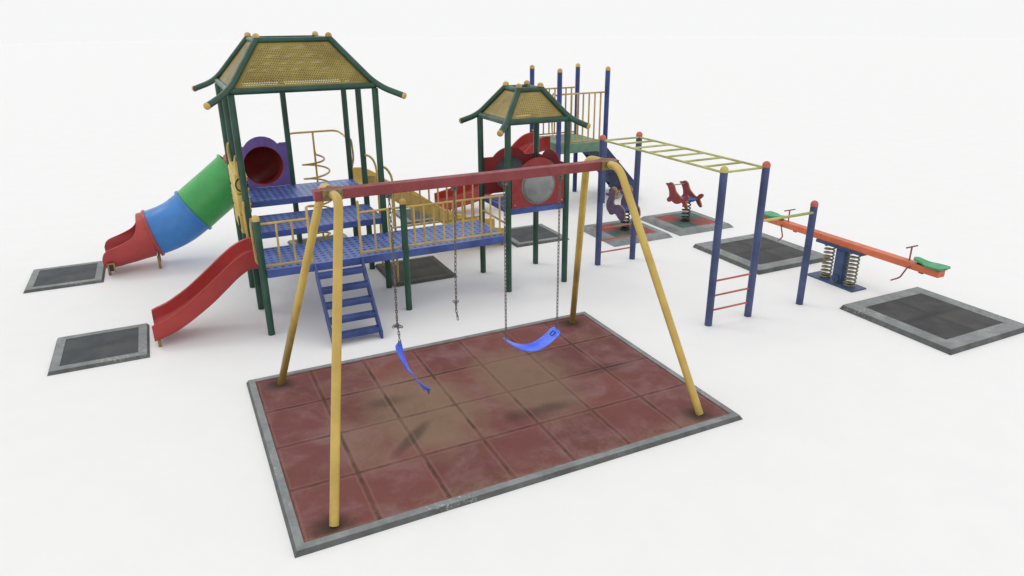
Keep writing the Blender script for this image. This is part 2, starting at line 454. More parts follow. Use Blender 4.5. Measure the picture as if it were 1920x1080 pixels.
def spline2(pts, n=5):
    m = len(pts); out = []
    for i in range(m):
        a, b, c, d = [V((*pts[(i+k) % m], 0)) for k in (-1, 0, 1, 2)]
        for j in range(n):
            t = j/n
            p = .5*((2*b)+(c-a)*t+(2*a-5*b+4*c-d)*t*t+(3*b-a-3*c+d)*t**3); out.append((p.x, p.y))
    return out

def holed_panel(bm, outer, c, r, to3, d0, d1, n=72):
    """flat panel with a round hole; outer is star-shaped about c"""
    def hit(a):
        dx, dy = math.cos(a), math.sin(a); best = None
        m = len(outer)
        for i in range(m):
            x1, y1 = outer[i]; x2, y2 = outer[(i+1) % m]
            ex, ey = x2-x1, y2-y1; det = dx*(-ey)+ex*dy
            if abs(det) < 1e-9: continue
            qx, qy = x1-c[0], y1-c[1]
            t = (qx*(-ey)+ex*qy)/det; s = (dx*qy-dy*qx)/det
            if t > 0 and -1e-6 <= s <= 1+1e-6 and (best is None or t > best): best = t
        return (c[0]+dx*best, c[1]+dy*best)
    angs = sorted(set([2*PI*k/n for k in range(n)] + [math.atan2(y-c[1], x-c[0]) % (2*PI) for x, y in outer]))
    R = []
    for a in angs:
        o2 = hit(a); i2 = (c[0]+r*math.cos(a), c[1]+r*math.sin(a))
        R.append([bm.verts.new(to3(*o2, d0)), bm.verts.new(to3(*i2, d0)), bm.verts.new(to3(*i2, d1)), bm.verts.new(to3(*o2, d1))])
    m = len(R)
    for i in range(m):
        A, B = R[i], R[(i+1) % m]
        for k in range(4):
            l = (k+1) % 4
            try: bm.faces.new((A[k], B[k], B[l], A[l]))
            except ValueError: pass
    bmesh.ops.recalc_face_normals(bm, faces=bm.faces)

# ------------------------------------------------------------------ ground
bm = new()
S = 160
gv = []
NR = 48
rings = [0.0, 12, 40, 90, S]
cx, cy = 4, 6
prev = None
for r_ in rings:
    if r_ == 0: ring = [bm.verts.new((cx, cy, 0))]
    else: ring = [bm.verts.new((cx+r_*math.cos(2*PI*k/NR), cy+r_*math.sin(2*PI*k/NR), 0)) for k in range(NR)]
    if prev is not None:
        for k in range(NR):
            if len(prev) == 1: bm.faces.new((prev[0], ring[k], ring[(k+1) % NR]))
            else: bm.faces.new((prev[k], ring[k], ring[(k+1) % NR], prev[(k+1) % NR]))
    prev = ring
g = obj('ground', bm, 'ground'); g['kind'] = 'structure'

# ------------------------------------------------------------------ rubber mats
def rubber_mat(x0, y0, x1, y1, h, run, rim, surf, label, border='curb', centre=True, group='rubber fall mats on the ground'):
    L = V(((x0+x1)/2, (y0+y1)/2, 0)) if centre else V((x0, y0, 0))
    t = thing('rubber_mat', label, 'mat', L, group)
    bm = new(); e = .001
    prof = [(0, e), (run*.85, h-.006), (run, h), (rim, h), (rim, h-.02)]
    cols = []
    for d, z in prof:
        cols.append([bm.verts.new(p) for p in ((x0+d, y0+d, z), (x1-d, y0+d, z), (x1-d, y1-d, z), (x0+d, y1-d, z))])
    for i in range(len(cols)-1):
        for k in range(4): bm.faces.new((cols[i][k], cols[i][(k+1) % 4], cols[i+1][(k+1) % 4], cols[i+1][k]))
    bm.normal_update()
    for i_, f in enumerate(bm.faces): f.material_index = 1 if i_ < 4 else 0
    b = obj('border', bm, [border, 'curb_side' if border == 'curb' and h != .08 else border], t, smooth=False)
    bm = new(); z = h-.004; d = rim
    vs = [bm.verts.new(p) for p in ((x0+d, y0+d, z), (x1-d, y0+d, z), (x1-d, y1-d, z), (x0+d, y1-d, z))]
    bm.faces.new(vs)
    obj('tile_surface', bm, surf, t, smooth=False)
    return t
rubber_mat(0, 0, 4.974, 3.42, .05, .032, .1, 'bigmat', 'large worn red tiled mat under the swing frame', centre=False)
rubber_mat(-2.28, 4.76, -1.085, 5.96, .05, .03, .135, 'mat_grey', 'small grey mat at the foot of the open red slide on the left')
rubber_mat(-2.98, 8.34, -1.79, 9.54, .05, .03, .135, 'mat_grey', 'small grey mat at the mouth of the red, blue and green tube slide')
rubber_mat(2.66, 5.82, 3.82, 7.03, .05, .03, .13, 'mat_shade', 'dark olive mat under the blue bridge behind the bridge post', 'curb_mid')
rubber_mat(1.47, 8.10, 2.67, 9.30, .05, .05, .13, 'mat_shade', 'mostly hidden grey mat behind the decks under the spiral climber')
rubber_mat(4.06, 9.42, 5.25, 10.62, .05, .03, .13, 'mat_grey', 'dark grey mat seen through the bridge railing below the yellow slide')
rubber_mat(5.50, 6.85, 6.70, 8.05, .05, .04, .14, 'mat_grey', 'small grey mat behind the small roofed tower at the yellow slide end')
rubber_mat(7.24, 6.01, 8.68, 7.46, .08, .085, .24, 'ridermat', 'red and green mat under the purple dragon spring rider')
rubber_mat(8.86, 6.01, 10.31, 7.48, .08, .085, .24, 'ridermat', 'red and green mat under the red bird spring rider')
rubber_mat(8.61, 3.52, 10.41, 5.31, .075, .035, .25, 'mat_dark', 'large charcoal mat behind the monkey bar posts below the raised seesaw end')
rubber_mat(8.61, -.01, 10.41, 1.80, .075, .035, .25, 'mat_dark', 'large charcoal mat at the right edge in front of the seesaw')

# ------------------------------------------------------------------ swing frame
YM = 1.662
sw = thing('swing_set', 'yellow pipe swing frame with a red square top beam on the red mat', 'swing set', (2.48, YM, 0))
bm = new(); box(bm, (.772, YM-.062, 2.652), (4.212, YM+.062, 2.752), .008); obj('beam', bm, 'beamred', sw, smooth=False)
feet = ((.385, .209, .94, .935), (.385, 3.13, .94, .935), (4.558, .25, 4.075, 4.03), (4.572, 3.13, 4.075, 4.03))
for fx, fy, tx, ex_ in feet:
    sgn = -1 if fy < YM else 1
    E = V((ex_, YM+sgn*.34, 2.725)); F = V((fx, fy, .046)); A = V((tx, YM+sgn*.064, 2.715))
    bm = new(); tube(bm, fillet([F, E, A], .27, 14), .0435, 24)
    leg = obj('leg', bm, 'swingleg' if sgn < 0 else 'swingleg_rear', sw)
    bm = new(); box(bm, (tx-.098, YM+sgn*.066-.014, 2.650), (tx+.098, YM+sgn*.066+.014, 2.757), .013)
    obj('clamp_plate', bm, 'plate', sw)
    bm = new(); ya = YM+sgn*.074; tube(bm, [V((tx, ya, 2.715)), V((tx, ya+sgn*.03, 2.715))], .05, 24); obj('collar', bm, 'plate', leg)
    for sx in (-1, 1):
        bm = new(); tube(bm, [V((tx+sx*.072, ya+sgn*.004, 2.705)), V((tx+sx*.072, ya+sgn*.018, 2.705))], .011, 6); obj('bolt', bm, 'plate', sw)
for hx in (1.506, 2.205, 2.788, 3.472):
    bm = new(); box(bm, (hx-.03, YM-.02, 2.60), (hx+.03, YM+.02, 2.652), .006)
    tube(bm, [V((hx, YM-.04, 2.61)), V((hx, YM+.04, 2.61))], .016, 12)
    obj('hanger', bm, 'chain', sw)

def link_mesh(bm, c, up, side, L=.028, W=.0105, r=.0043):
    """one long chain link centred on c"""
    up = up.normalized(); side = (side-up*side.dot(up)).normalized()
    N, k = 14, 6; nrm = up.cross(side); rings = []
    for i in range(N):
        a = 2*PI*i/N; cs, sn = math.cos(a), math.sin(a)
        p = c + side*W*cs + up*(W*sn + (L-W)*(1 if sn > 0 else -1)*(1 if abs(sn) > 1e-6 else 0))
        o = (side*cs + up*sn)
        rings.append([bm.verts.new(p + o*r*math.cos(2*PI*j/k) + nrm*r*math.sin(2*PI*j/k)) for j in range(k)])
    for i in range(N):
        for j in range(k):
            bm.faces.new((rings[i][j], rings[(i+1) % N][j], rings[(i+1) % N][(j+1) % k], rings[i][(j+1) % k]))
def chain(bm, pts, pitch=.045, twist=.0, side=V((1, .25, 0)), **kw):
    pts = [V(p) for p in pts]; L = [0]
    for i in range(1, len(pts)): L.append(L[-1]+(pts[i]-pts[i-1]).length)
    n = int(L[-1]/pitch); 
    for i in range(n+1):
        s = min(L[-1], i*pitch); j = max(1, next((q for q in range(1, len(L)) if L[q] >= s), len(L)-1))
        f = (s-L[j-1])/max(1e-6, L[j]-L[j-1]); p = pts[j-1].lerp(pts[j], f); d = pts[j]-pts[j-1]
        a = (PI/2 if i % 2 else 0) + twist*i
        sd = Matrix.Rotation(a, 3, d.normalized()) @ side
        link_mesh(bm, p, d, sd, **kw)

def belt(bm, path, widthdir, w, th=.011):
    """strap seat swept along path; widthdir may vary per point; narrow at ends"""
    n = len(path); T, _ = frames(path); R = []
    for i, (p, t) in enumerate(zip(path, T)):
        wd = widthdir[i] if isinstance(widthdir, list) else widthdir
        wd = (wd-t*wd.dot(t)).normalized(); nn = t.cross(wd)
        f = i/(n-1); q = min(f, 1-f); ww = w*min(1, .72+q*9) if q < .04 else w
        prof = [(-1, -.3), (-.97, -.5), (-.5, -.5), (0, -.5), (.5, -.5), (.97, -.5), (1, -.3), (1, .3), (.97, .5), (.5, .5), (0, .5), (-.5, .5), (-.97, .5), (-1, .3)]
        R.append([bm.verts.new(p+wd*a*ww+nn*b*th) for a, b in prof])
    m = len(R[0])
    for i in range(n-1):
        for k in range(m): bm.faces.new((R[i][k], R[i][(k+1) % m], R[i+1][(k+1) % m], R[i+1][k]))
    bm.faces.new(list(reversed(R[0]))); bm.faces.new(R[-1]); bmesh.ops.recalc_face_normals(bm, faces=bm.faces)

# intact swing
s1 = thing('swing', 'blue strap swing seat hanging level from two straight chains', 'swing', (3.12, YM, .6), 'strap swings on the frame')
xa, xb, ze, zb = 2.785, 3.475, .755, .585
path = []
for i in range(25):
    f = i/24; x_ = xa+(xb-xa)*f
    path.append(V((x_, YM, zb+(ze-zb)*abs(2*f-1)**1.9)))
bm = new(); belt(bm, path, V((0, 1, 0)), .104); seat = obj('seat', bm, 'swingseat', s1)
for ex, sg in ((xb, -1),):
    bm = new(); p0 = V((ex+sg*.015, YM, ze-.012)); d = (path[2]-path[0]).normalized() if sg > 0 else (path[-3]-path[-1]).normalized()
    nn = V((0, 1, 0)); up = d.cross(nn); up = up if up.z > 0 else -up
    c0 = p0+d*.055+up*.009
    for a, b, c_, e_ in ((-.028, -.03, -.028, .03), (-.028, .03, .03, .03), (.03, .03, .03, -.03), (.03, -.03, -.028, -.03)):
        tube(bm, [c0+d*a+nn*b, c0+d*c_+nn*e_], .0042, 6, True)
    obj('seat_bracket', bm, 'blackspring', seat)
for x0, x1 in ((2.788, xa+.004), (3.472, xb-.004)):
    bm = new(); chain(bm, [(x0, YM, 2.60), (x1, YM, .86)])
    tube(bm, [V((x1-.0, YM, .86)), V((x1+.002, YM-.022, .80)), V((x1, YM-.012, .755)), V((x1, YM+.012, .755)), V((x1+.002, YM+.022, .80)), V((x1, YM, .86))], .0042, 6)
    obj('chain', bm, 'chain', s1)

# broken swing: the seat dangles from one knotted chain
s2 = thing('swing', 'broken blue strap swing dangling on end from one knotted chain', 'swing', (1.52, YM, .5), 'strap swings on the frame')
bm = new()
chain(bm, [(1.506, YM, 2.60), (1.512, YM, 2.2)], .045)
chain(bm, [(1.512, YM, 2.2), (1.500, YM, 1.21)], .030, .35, L=.022)
for k in range(6):
    a = k*2.4; link_mesh(bm, V((1.500+(k-2.5)*.014, YM+.016*math.sin(a), 1.19+.009*math.sin(3*a))), V((1, .5*math.sin(a), .3*math.sin(2*a))), V((0, .3, 1)), L=.022)
chain(bm, [(1.507, YM, 1.175), (1.514, YM, 1.05)], .034, .4, L=.022)
tube(bm, [V((1.514, YM, 1.045)), V((1.500, YM, 1.02)), V((1.496, YM-.01, .965)), V((1.524, YM-.01, .96)), V((1.527, YM, 1.02)), V((1.514, YM, 1.045))], .0045, 6)
obj('chain', bm, 'chain', s2)
from math import sin, cos
# centreline chosen along the picture's hanging curve, at the frame's mid plane
cl = [(1.491, .993), (1.507, .923), (1.522, .853), (1.552, .759), (1.591, .662), (1.633, .589), (1.675, .514), (1.726, .441), (1.770, .380), (1.803, .336)]
path = smoothpath([V((a, YM, b)) for i, (a, b) in enumerate(cl)], 4)
wd = []
n_ = len(path)
for i in range(n_):
    f = i/(n_-1)
    t_ = (path[min(n_-1, i+1)]-path[max(0, i-1)]).normalized()
    e0 = V((.252, .853, -.460)); e0 = (e0-t_*e0.dot(t_)).normalized(); e1 = t_.cross(e0)
    ang = .58*max(0, 1-f/.52)**.6 if f < .7 else -.45*(f-.7)/.30   # slow twist along the strap
    wd.append(e0*math.cos(ang)+e1*math.sin(ang))
bm = new(); belt(bm, path, wd, .070); seat2 = obj('seat', bm, 'swingseat', s2)
bm = new(); e = path[-1]; tube(bm, [e+V((-.004, 0, 0)), e+V((.010, 0, -.03)), e+V((.0, 0, -.05))], .009, 8); obj('seat_bracket', bm, 'chain', seat2)

s3 = bpy.data.objects
bm = new()
chain(bm, [(2.205, YM, 2.60), (2.199, YM, 2.0), (2.188, YM, 1.7), (2.185, YM, 1.37)])
for k in range(5):
    a = k*2.1; link_mesh(bm, V((2.178+.014*math.cos(a), YM+.016*math.sin(a), 1.345+.012*math.sin(3*a))), V((math.cos(a), .4*math.sin(a), .5)), V((0, .3, 1)), L=.022)
chain(bm, [(2.182, YM, 1.33), (2.180, YM, 1.25), (2.197, YM, 1.14)])
o = obj('hanging_chain', bm, 'chain', None, loc=(2.2, YM, 1.9))
o['label'] = 'loose steel chain hanging from the middle of the red swing beam, without a seat'; o['category'] = 'chain'

# ------------------------------------------------------------------ play structure
ps = thing('play_structure', 'play structure of two green roofed towers joined by a blue bridge, with slides', 'play structure', (2.4, 6.2, 0))
XL, XM, XR = .51, 1.53, 2.59
Y0, Y1, Y2, Y3 = 4.79, 5.87, 6.93, 7.98
R_ = .049
for x_, y_ in ((XL, Y1), (XL, Y2), (XL, Y3), (XM, Y3), (XR, Y1), (XR, Y2), (XR, Y3)):
    cyl('post', (x_, y_, .001), (x_, y_, 3.27), R_, 'green', ps, 24)
capped_post('post', XL, Y0, .001, 1.725, R_, 'green', 'cap', ps)
capped_post('post', XR, Y0, .001, 1.725, R_, 'green', 'cap', ps)
TX0, TX1 = 4.325, 5.385
for x_, y_ in ((TX0, Y0), (TX0, Y1-.02), (TX1, Y0), (TX1, Y1-.02)):
    cyl('post', (x_, y_, .001), (x_, y_, 2.73), R_*1.02, 'green', ps, 24)

def deck(x0, y0, x1, y1, zt, th, parent, top='deck', side='blue'):
    bm = new(); box(bm, (x0, y0, zt-th), (x1, y1, zt), .006)
    for f in bm.faces:
        if f.normal.z > .7 or (f.calc_center_median().z > zt-.001): f.material_index = 0
        else: f.material_index = 1
    bm.normal_update()
    for f in bm.faces: f.material_index = 0 if f.normal.z > .7 else 1
    return obj('deck', bm, [top, side], parent, smooth=False)
deck(.56, 4.765, 4.275, 5.855, .98, .115, ps)
deck(.56, 5.865, 2.585, 6.915, 1.225, .10, ps)
deck(.56, 6.925, 2.60, 7.965, 1.462, .10, ps)
deck(4.345, 4.765, 5.365, 5.85, 1.395, .085, ps)

def roof(xa, xb, ya, yb, ze, hx, hy, zr, ext, zend, r, sheet, parent, name='roof'):
    cx_, cy_ = (xa+xb)/2, (ya+yb)/2
    # the eaves frame is the roof's own mesh; hips, caps and sheets are its pieces
    bm = new()
    cs = [(xa, ya), (xb, ya), (xb, yb), (xa, yb)]
    for i in range(4):
        a, b = cs[i], cs[(i+1) % 4]; tube(bm, [V((*a, ze)), V((*b, ze))], r, 20)
    rs = [(cx_-hx, cy_-hy), (cx_+hx, cy_-hy), (cx_+hx, cy_+hy), (cx_-hx, cy_+hy)]
    for i in range(4):
        a, b = rs[i], rs[(i+1) % 4]; tube(bm, [V((*a, zr-.03)), V((*b, zr-.03))], r*.9, 20)
    ro = obj(name, bm, 'green', parent)
    sg = ((-1, -1), (1, -1), (1, 1), (-1, 1))
    for (ex, ey), (rx, ry), (sx, sy) in zip(cs, rs, sg):
        top = V((rx, ry, zr)); knee = V((ex+sx*.03, ey+sy*.03, ze+.0)); end = V((ex+sx*ext, ey+sy*ext, zend))
        d0 = (top-knee).normalized(); cap0 = top+V((0, 0, .035))
        bm = new(); tube(bm, fillet([top-V((0, 0, .002)), knee, end], .28*ext/.35, 10), r, 20)
        tube(bm, [top-V((0, 0, .04)), top+V((0, 0, .02))], r*.98, 20)
        h = obj('hip_pipe', bm, 'green', ro)
        dd = (end-knee).normalized()
        bm = new(); tube(bm, [end-dd*.012, end+dd*.006]+[end+dd*(.006+r*.6*math.sin(a)) for a in (.4, .8, 1.2, 1.45)], [r*1.07, r*1.07]+[r*1.07*math.cos(a) for a in (.4, .8, 1.2, 1.45)], 20)
        obj('end_cap', bm, 'cap', ro)
        bm = new(); tube(bm, [top+V((0, 0, .012)), top+V((0, 0, .03))]+[top+V((0, 0, .03+r*.95*math.sin(a))) for a in (.35, .7, 1.0, 1.3, 1.5)], [r*1.1, r*1.1]+[r*1.1*math.cos(a) for a in (.35, .7, 1.0, 1.3, 1.5)], 20)
        obj('top_cap', bm, 'cap', ro)
    for i in range(4):
        j = (i+1) % 4
        A, B, D, E_ = V((*cs[i], ze)), V((*cs[j], ze)), V((*rs[j], zr-.03)), V((*rs[i], zr-.03))
        mid = (A+B+D+E_)/4
        u = (B-A).normalized(); nn = u.cross((E_-A)).normalized(); v = nn.cross(u)
        bm = new(); uvl = bm.loops.layers.uv.new('uv')
        NU, NV = 14, 10; grid = []
        riml = bm.verts.layers.float.new('rim')
        for a in range(NU+1):
            fa = a/NU; row = []
            fa2 = fa
            for b in range(NV+1):
                fb = b/NV
                p = (A.lerp(B, fa2)).lerp(E_.lerp(D, fa2), fb)
                vv = bm.verts.new(p)
                wdt = (A.lerp(E_, fb)-B.lerp(D, fb)).length; hgt = ((A+B)/2-(D+E_)/2).length
                vv[riml] = min(fa*wdt, (1-fa)*wdt, fb*hgt, (1-fb)*hgt)-r; row.append(vv)
            grid.append(row)
        for a in range(NU):
            for b in range(NV):
                f = bm.faces.new((grid[a][b], grid[a+1][b], grid[a+1][b+1], grid[a][b+1]))
                for lp in f.loops:
                    q = lp.vert.co-A; lp[uvl].uv = (q.dot(u), q.dot(v))
        g2 = bmesh.ops.duplicate(bm, geom=bm.verts[:]+bm.edges[:]+bm.faces[:])
        for e2 in g2['geom']:
            if isinstance(e2, bmesh.types.BMVert): e2.co -= nn*.009
        o_ = obj('roof_sheet', bm, sheet, ro, smooth=False)
    return ro
roof(XL, XR, Y1, Y3, 3.31, .53, .50, 4.0, .35, 3.17, .046, 'perf', ps)
roof(TX0, TX1, Y0, Y1-.02, 2.765, .19, .235, 3.235, .24, 2.655, .046, 'perf2', ps)

def railing(pts_end, z0, z1, xs, parent, axis='x', r=.017, rb=.0155, mat='yellow', posts=()):
    """two rails along one axis and its balusters"""
    (ax, ay), (bx, by) = pts_end
    bm = new(); tube(bm, [V((ax, ay, z1)), V((bx, by, z1))], r, 12); ro = obj('railing', bm, mat, parent)
    bm = new(); tube(bm, [V((ax, ay, z0)), V((bx, by, z0))], r, 12); obj('lower_rail', bm, mat, ro)
    for x_ in xs:
        p = (x_, ay) if axis == 'x' else (ax, x_)
        bm = new(); tube(bm, [V((*p, z0)), V((*p, z1))], rb, 12); obj('baluster', bm, mat, ro)
    for x_, za, zb_ in posts:
        p = (x_, ay) if axis == 'x' else (ax, x_)
        bm = new(); tube(bm, [V((*p, za)), V((*p, zb_))], r*1.15, 12, True, 0, 1); obj('end_post', bm, mat, ro)
    return ro
yf = Y0+.03
railing(((XL+.04, yf), (1.20, yf)), 1.03, 1.64, (.765, .975), ps, posts=((1.20, .86, 1.80),))
railing(((1.925, yf), (XR-.04, yf)), 1.03, 1.64, (2.15, 2.37), ps, posts=((1.925, .86, 1.80),))
railing(((XR+.04, yf), (4.30, yf)), 1.03, 1.635, [2.76+.1585*k for k in range(10)], ps)
railing(((2.72, Y1), (4.30, Y1)), 1.03, 1.625, [2.745+.1585*k for k in range(10)], ps)
# guard bar below the small deck, across the bridge end
bm = new(); tube(bm, [V((TX0, Y0, 1.15)), V((TX0, Y1, 1.15))], .017, 12); obj('guard_bar', bm, 'yellow', ps)
# handles by the red slide and the side climber
for hy, zt in ((5.78, 1.74), (4.93, 1.70)):
    bm = new(); tube(bm, fillet([(.50, hy, 1.02), (.455, hy, 1.08), (.445, hy, 1.6), (.46, hy, zt)], .05), .017, 12, True, 0, 1); obj('handle', bm, 'yellow', ps)

# stairs
def stairs(p_top, p_bot, lo, hi, axis, n, treadd, zt, mat, parent, sw_=.13, th=.03, first=None, solid=False):
    """stringers along axis ('y' goes down towards -y, 'x' towards +x); lo,hi = extents across"""
    (a0, z0), (a1, z1) = p_top, p_bot
    d = V((a1-a0, z1-z0, 0)).normalized(); nrm = V((-d.y, d.x, 0)); 
    if nrm.y < 0: nrm = -nrm
    def P3(a, w, z): return V((w, a, z)) if axis == 'y' else V((a, w, z))
    st = None
    for w0 in (lo, hi-th):
        A = V((a0, z0, 0)); B = V((a1, z1, 0))
        up = A+nrm*0; 
        ol = [(A.x, A.y), (A.x, A.y-sw_*1.55), (B.x-(d.x*.0), max(.002, B.y-.0)), (B.x+ (0.0), B.y+.10), ]
        # parallelogram with plumb ends
        ol = [(a0, z0), (a0, z0-sw_*1.5), (a1-d.x*.14, .001), (a1, .001), (a1, z1+.1)]
        bm = new(); prism(bm, ol, lambda u, v, dd: P3(u, dd, v), w0, w0+th, 0, 0)
        o_ = obj('staircase' if st is None else 'stringer', bm, mat, parent if st is None else st, smooth=False)
        if st is None: st = o_
    for k in range(n):
        f = (k+1)/(n+.55) if first is None else first+k*(1-first)/(n-.25)
        a = a0+(a1-a0)*f; z = z0+(z1-z0)*f
        lo3 = P3(a-treadd*.5, lo+th-.004, z-.066); hi3 = P3(a+treadd*.5, hi-th+.004, z-.003)
        if solid: lo3.z = max(.01, z-.22); hi3.z = z-.06; hi3.x -= .03
        l2 = V((min(lo3.x, hi3.x), min(lo3.y, hi3.y), lo3.z)); h2 = V((max(lo3.x, hi3.x), max(lo3.y, hi3.y), hi3.z))
        bm = new(); box(bm, l2, h2, .006); obj('tread', bm, mat, st, smooth=False)
    return st
stairs((4.76, .985), (3.93, .02), 1.21, 1.925, 'y', 5, .15, .9, 'stairblue', ps, sw_=.16, first=.13)

# ---- open slides
def slide(axis_pts, yc, hw, parent, mat, name='slide', wall=.022, flip=1, rim=.012, floor_w=.86):
    """axis_pts: (x, z_top_of_wall, z_underside)"""
    xs = [V((a, b, c)) for a, b, c in axis_pts]; P_ = smoothpath(xs, 6)
    bm = new(); rings_ = []
    for p in P_:
        x_, zt, zb_ = p
        fl = zb_+.03; h = zt-fl
        pr = []
        # outside: left wall top -> underside -> right wall top, then inside back
        W = hw
        rr = min(.09, h*.6)
        out = [(-W-rim, zt-.012), (-W-rim*.4, zt-.03), (-W, zt-.06), (-W, zb_+.05), (-W+.018, zb_+.016), (-W+.05, zb_), (0, zb_), (W-.05, zb_), (W-.018, zb_+.016), (W, zb_+.05), (W, zt-.06), (W+rim*.4, zt-.03), (W+rim, zt-.012)]
        ins = [(W+rim*.3, zt), (W-wall, zt-.012), (W-wall, fl+rr)]
        for k in range(1, 5):
            a = k/4*PI/2; ins.append((W-wall-rr*(1-math.cos(a)), fl+rr*(1-math.sin(a))))
        ins += [(0, fl)]
        for k in range(4, 0, -1):
            a = k/4*PI/2; ins.append((-W+wall+rr*(1-math.cos(a)), fl+rr*(1-math.sin(a))))
        ins += [(-W+wall, fl+rr), (-W+wall, zt-.012), (-W-rim*.3, zt)]
        rings_.append([bm.verts.new((x_, yc+a, b)) for a, b in out+ins])
    m = len(rings_[0])
    for i in range(len(rings_)-1):
        for k in range(m): bm.faces.new((rings_[i][k], rings_[i][(k+1) % m], rings_[i+1][(k+1) % m], rings_[i+1][k]))
    for rg in (rings_[0], rings_[-1]):
        # end faces: bridge outside to inside
        o_, n_i = rg[:13], rg[13:]
        n_i = list(reversed(n_i))
        f = bm.faces.new(rg)
        bmesh.ops.triangulate(bm, faces=[f])
    bmesh.ops.recalc_face_normals(bm, faces=bm.faces)
    return obj(name, bm, mat, parent)
red = slide([(.50, 1.235, .93), (.37, 1.215, .93), (.2, 1.135, .83), (.02, 1.005, .68), (-.2, .825, .50), (-.47, .615, .315), (-.66, .495, .205), (-.80, .42, .145), (-.93, .375, .105), (-1.005, .34, .085)],
            5.35, .325, ps, 'slidered')
bm = new(); box(bm, (-.97, 5.05, .001), (-.93, 5.09, .11), .003); obj('foot', bm, 'rustleg', red)
bm = new(); box(bm, (-.97, 5.61, .001), (-.93, 5.65, .11), .003); obj('foot', bm, 'rustleg', red)
# hip of red hood plates joining the posts
yel = slide([(2.60, 1.69, 1.40), (2.80, 1.67, 1.39), (3.0, 1.57, 1.28), (3.25, 1.39, 1.08), (3.5, 1.26, .96), (3.75, 1.13, .83), (4.0, .95, .65), (4.3, .74, .44), (4.6, .58, .28), (4.9, .47, .19), (5.2, .40, .13), (5.46, .36, .10)],
            7.45, .40, ps, 'slideyellow', wall=.025)
for yy in (7.15, 7.75):
    bm = new(); box(bm, (5.3, yy-.02, .001), (5.34, yy+.02, .13), .003); obj('foot', bm, 'rustleg', yel)

# ---- tube slide with elbow behind the purple panel
def shell(bm, pts, r, th=.016, seg=36, cut=None):
    """hollow pipe; cut(i, a) True removes a face"""
    pts = [V(p) for p in pts]; T, N = frames(pts); O, I = [], []
    if not isinstance(r, (list, tuple)): r = [r]*len(pts)
    for p, t, n, rr in zip(pts, T, N, r):
        b = t.cross(n)
        O.append([bm.verts.new(p+(n*math.cos(2*PI*k/seg)+b*math.sin(2*PI*k/seg))*rr) for k in range(seg)])
        I.append([bm.verts.new(p+(n*math.cos(2*PI*k/seg)+b*math.sin(2*PI*k/seg))*(rr-th)) for k in range(seg)])
    for i in range(len(pts)-1):
        for k in range(seg):
            l = (k+1) % seg
            bm.faces.new((O[i][k], O[i][l], O[i+1][l], O[i+1][k])); bm.faces.new((I[i][l], I[i][k], I[i+1][k], I[i+1][l]))
    for q in (0, -1):
        for k in range(seg):
            l = (k+1) % seg; bm.faces.new((O[q][k], I[q][k], I[q][l], O[q][l]))
    bmesh.ops.recalc_face_normals(bm, faces=bm.faces)
ty = 8.94
ts_c = smoothpath([(1.06, 7.97, 1.845), (1.06, 8.25, 1.84), (1.02, 8.6, 1.76), (.88, 8.85, 1.66), (.66, 8.94, 1.555)], 6)
bm = new(); shell(bm, ts_c, [.35+.05*i/(len(ts_c)-1) for i in range(len(ts_c))]); tslide = obj('tube_slide', bm, 'tuberd', ps)
g_ = smoothpath([(.66, ty, 1.575), (.42, ty, 1.39), (.12, ty, 1.165), (-.17, ty, .95)], 5)
bm = new(); shell(bm, g_, .425); obj('tube_section', bm, 'tubegreen', tslide)
b_ = smoothpath([(-.17, ty, .95), (-.42, ty, .785), (-.66, ty, .68), (-.905, ty, .615)], 6)
bm = new(); shell(bm, b_, .42); obj('tube_section', bm, 'tubeblue', tslide)
def ringband(pts, r, w, mat):
    p, q = V(pts[0]), V(pts[1]); d = (q-p).normalized()
    bm = new(); shell(bm, [p-d*w, p-d*w*.9, p+d*w*.9, p+d*w], [r-.008, r, r, r-.008], .03); obj('flange', bm, mat, tslide)
ringband((g_[0], g_[1]), .448, .022, 'tubegreen')
ringband((b_[0], b_[1]), .452, .022, 'tubeblue')
ringband((b_[-1], b_[-1]*2-b_[-2]), .446, .022, 'tuberd')
# mouth piece: U section cut away at the top following the side outline
topz = [(-.905, 1.2), (-.97, 1.2), (-1.08, 1.16), (-1.125, 1.03), (-1.145, .86), (-1.185, .735), (-1.26, .655), (-1.40, .585), (-1.55, .53), (-1.66, .49), (-1.72, .44), (-1.755, .36)]
bm = new(); seg = 40; O, I = [], []
W = .42
def mouth_ring(x_, zt, f):
    # f: 0 at collar (circle) .. 1 at the end (boxy U)
    zb_ = .20*(1-f)+.095*f if f < 1 else .095
    zb_ = .195-.10*min(1, f*1.35)
    cz = zb_+.42
    out, inn = [], []
    pts = []
    for k in range(seg//2+1):
        a = PI*k/(seg//2)                     # from bottom (0) round one side to the top (PI)
        yy = math.sin(a)*.42; zz = cz-math.cos(a)*.42
        # boxy version
        wx = min(1, max(0, f))
        yb = .40*min(1, math.sin(a)*1.35) if a < PI/2 else yy
        yy = yy*(1-wx)+yb*wx
        pts.append((yy, zz))
    # clip at zt, resample
    cp = []
    for i, (a, b) in enumerate(pts):
        if b <= zt: cp.append((a, b))
        else:
            (a0_, b0_) = pts[i-1]; t_ = (zt-b0_)/(b-b0_) if b > b0_ else 0; cp.append((a0_+(a-a0_)*t_, zt)); break
    L = [0]
    for i in range(1, len(cp)): L.append(L[-1]+math.hypot(cp[i][0]-cp[i-1][0], cp[i][1]-cp[i-1][1]))
    res = []
    K = 16
    for j in range(K+1):
        s = L[-1]*j/K; q = max(1, next((w for w in range(1, len(L)) if L[w] >= s-1e-9), len(L)-1))
        t_ = (s-L[q-1])/max(1e-9, L[q]-L[q-1]); res.append((cp[q-1][0]+(cp[q][0]-cp[q-1][0])*t_, cp[q-1][1]+(cp[q][1]-cp[q-1][1])*t_))
    return res
rows = []
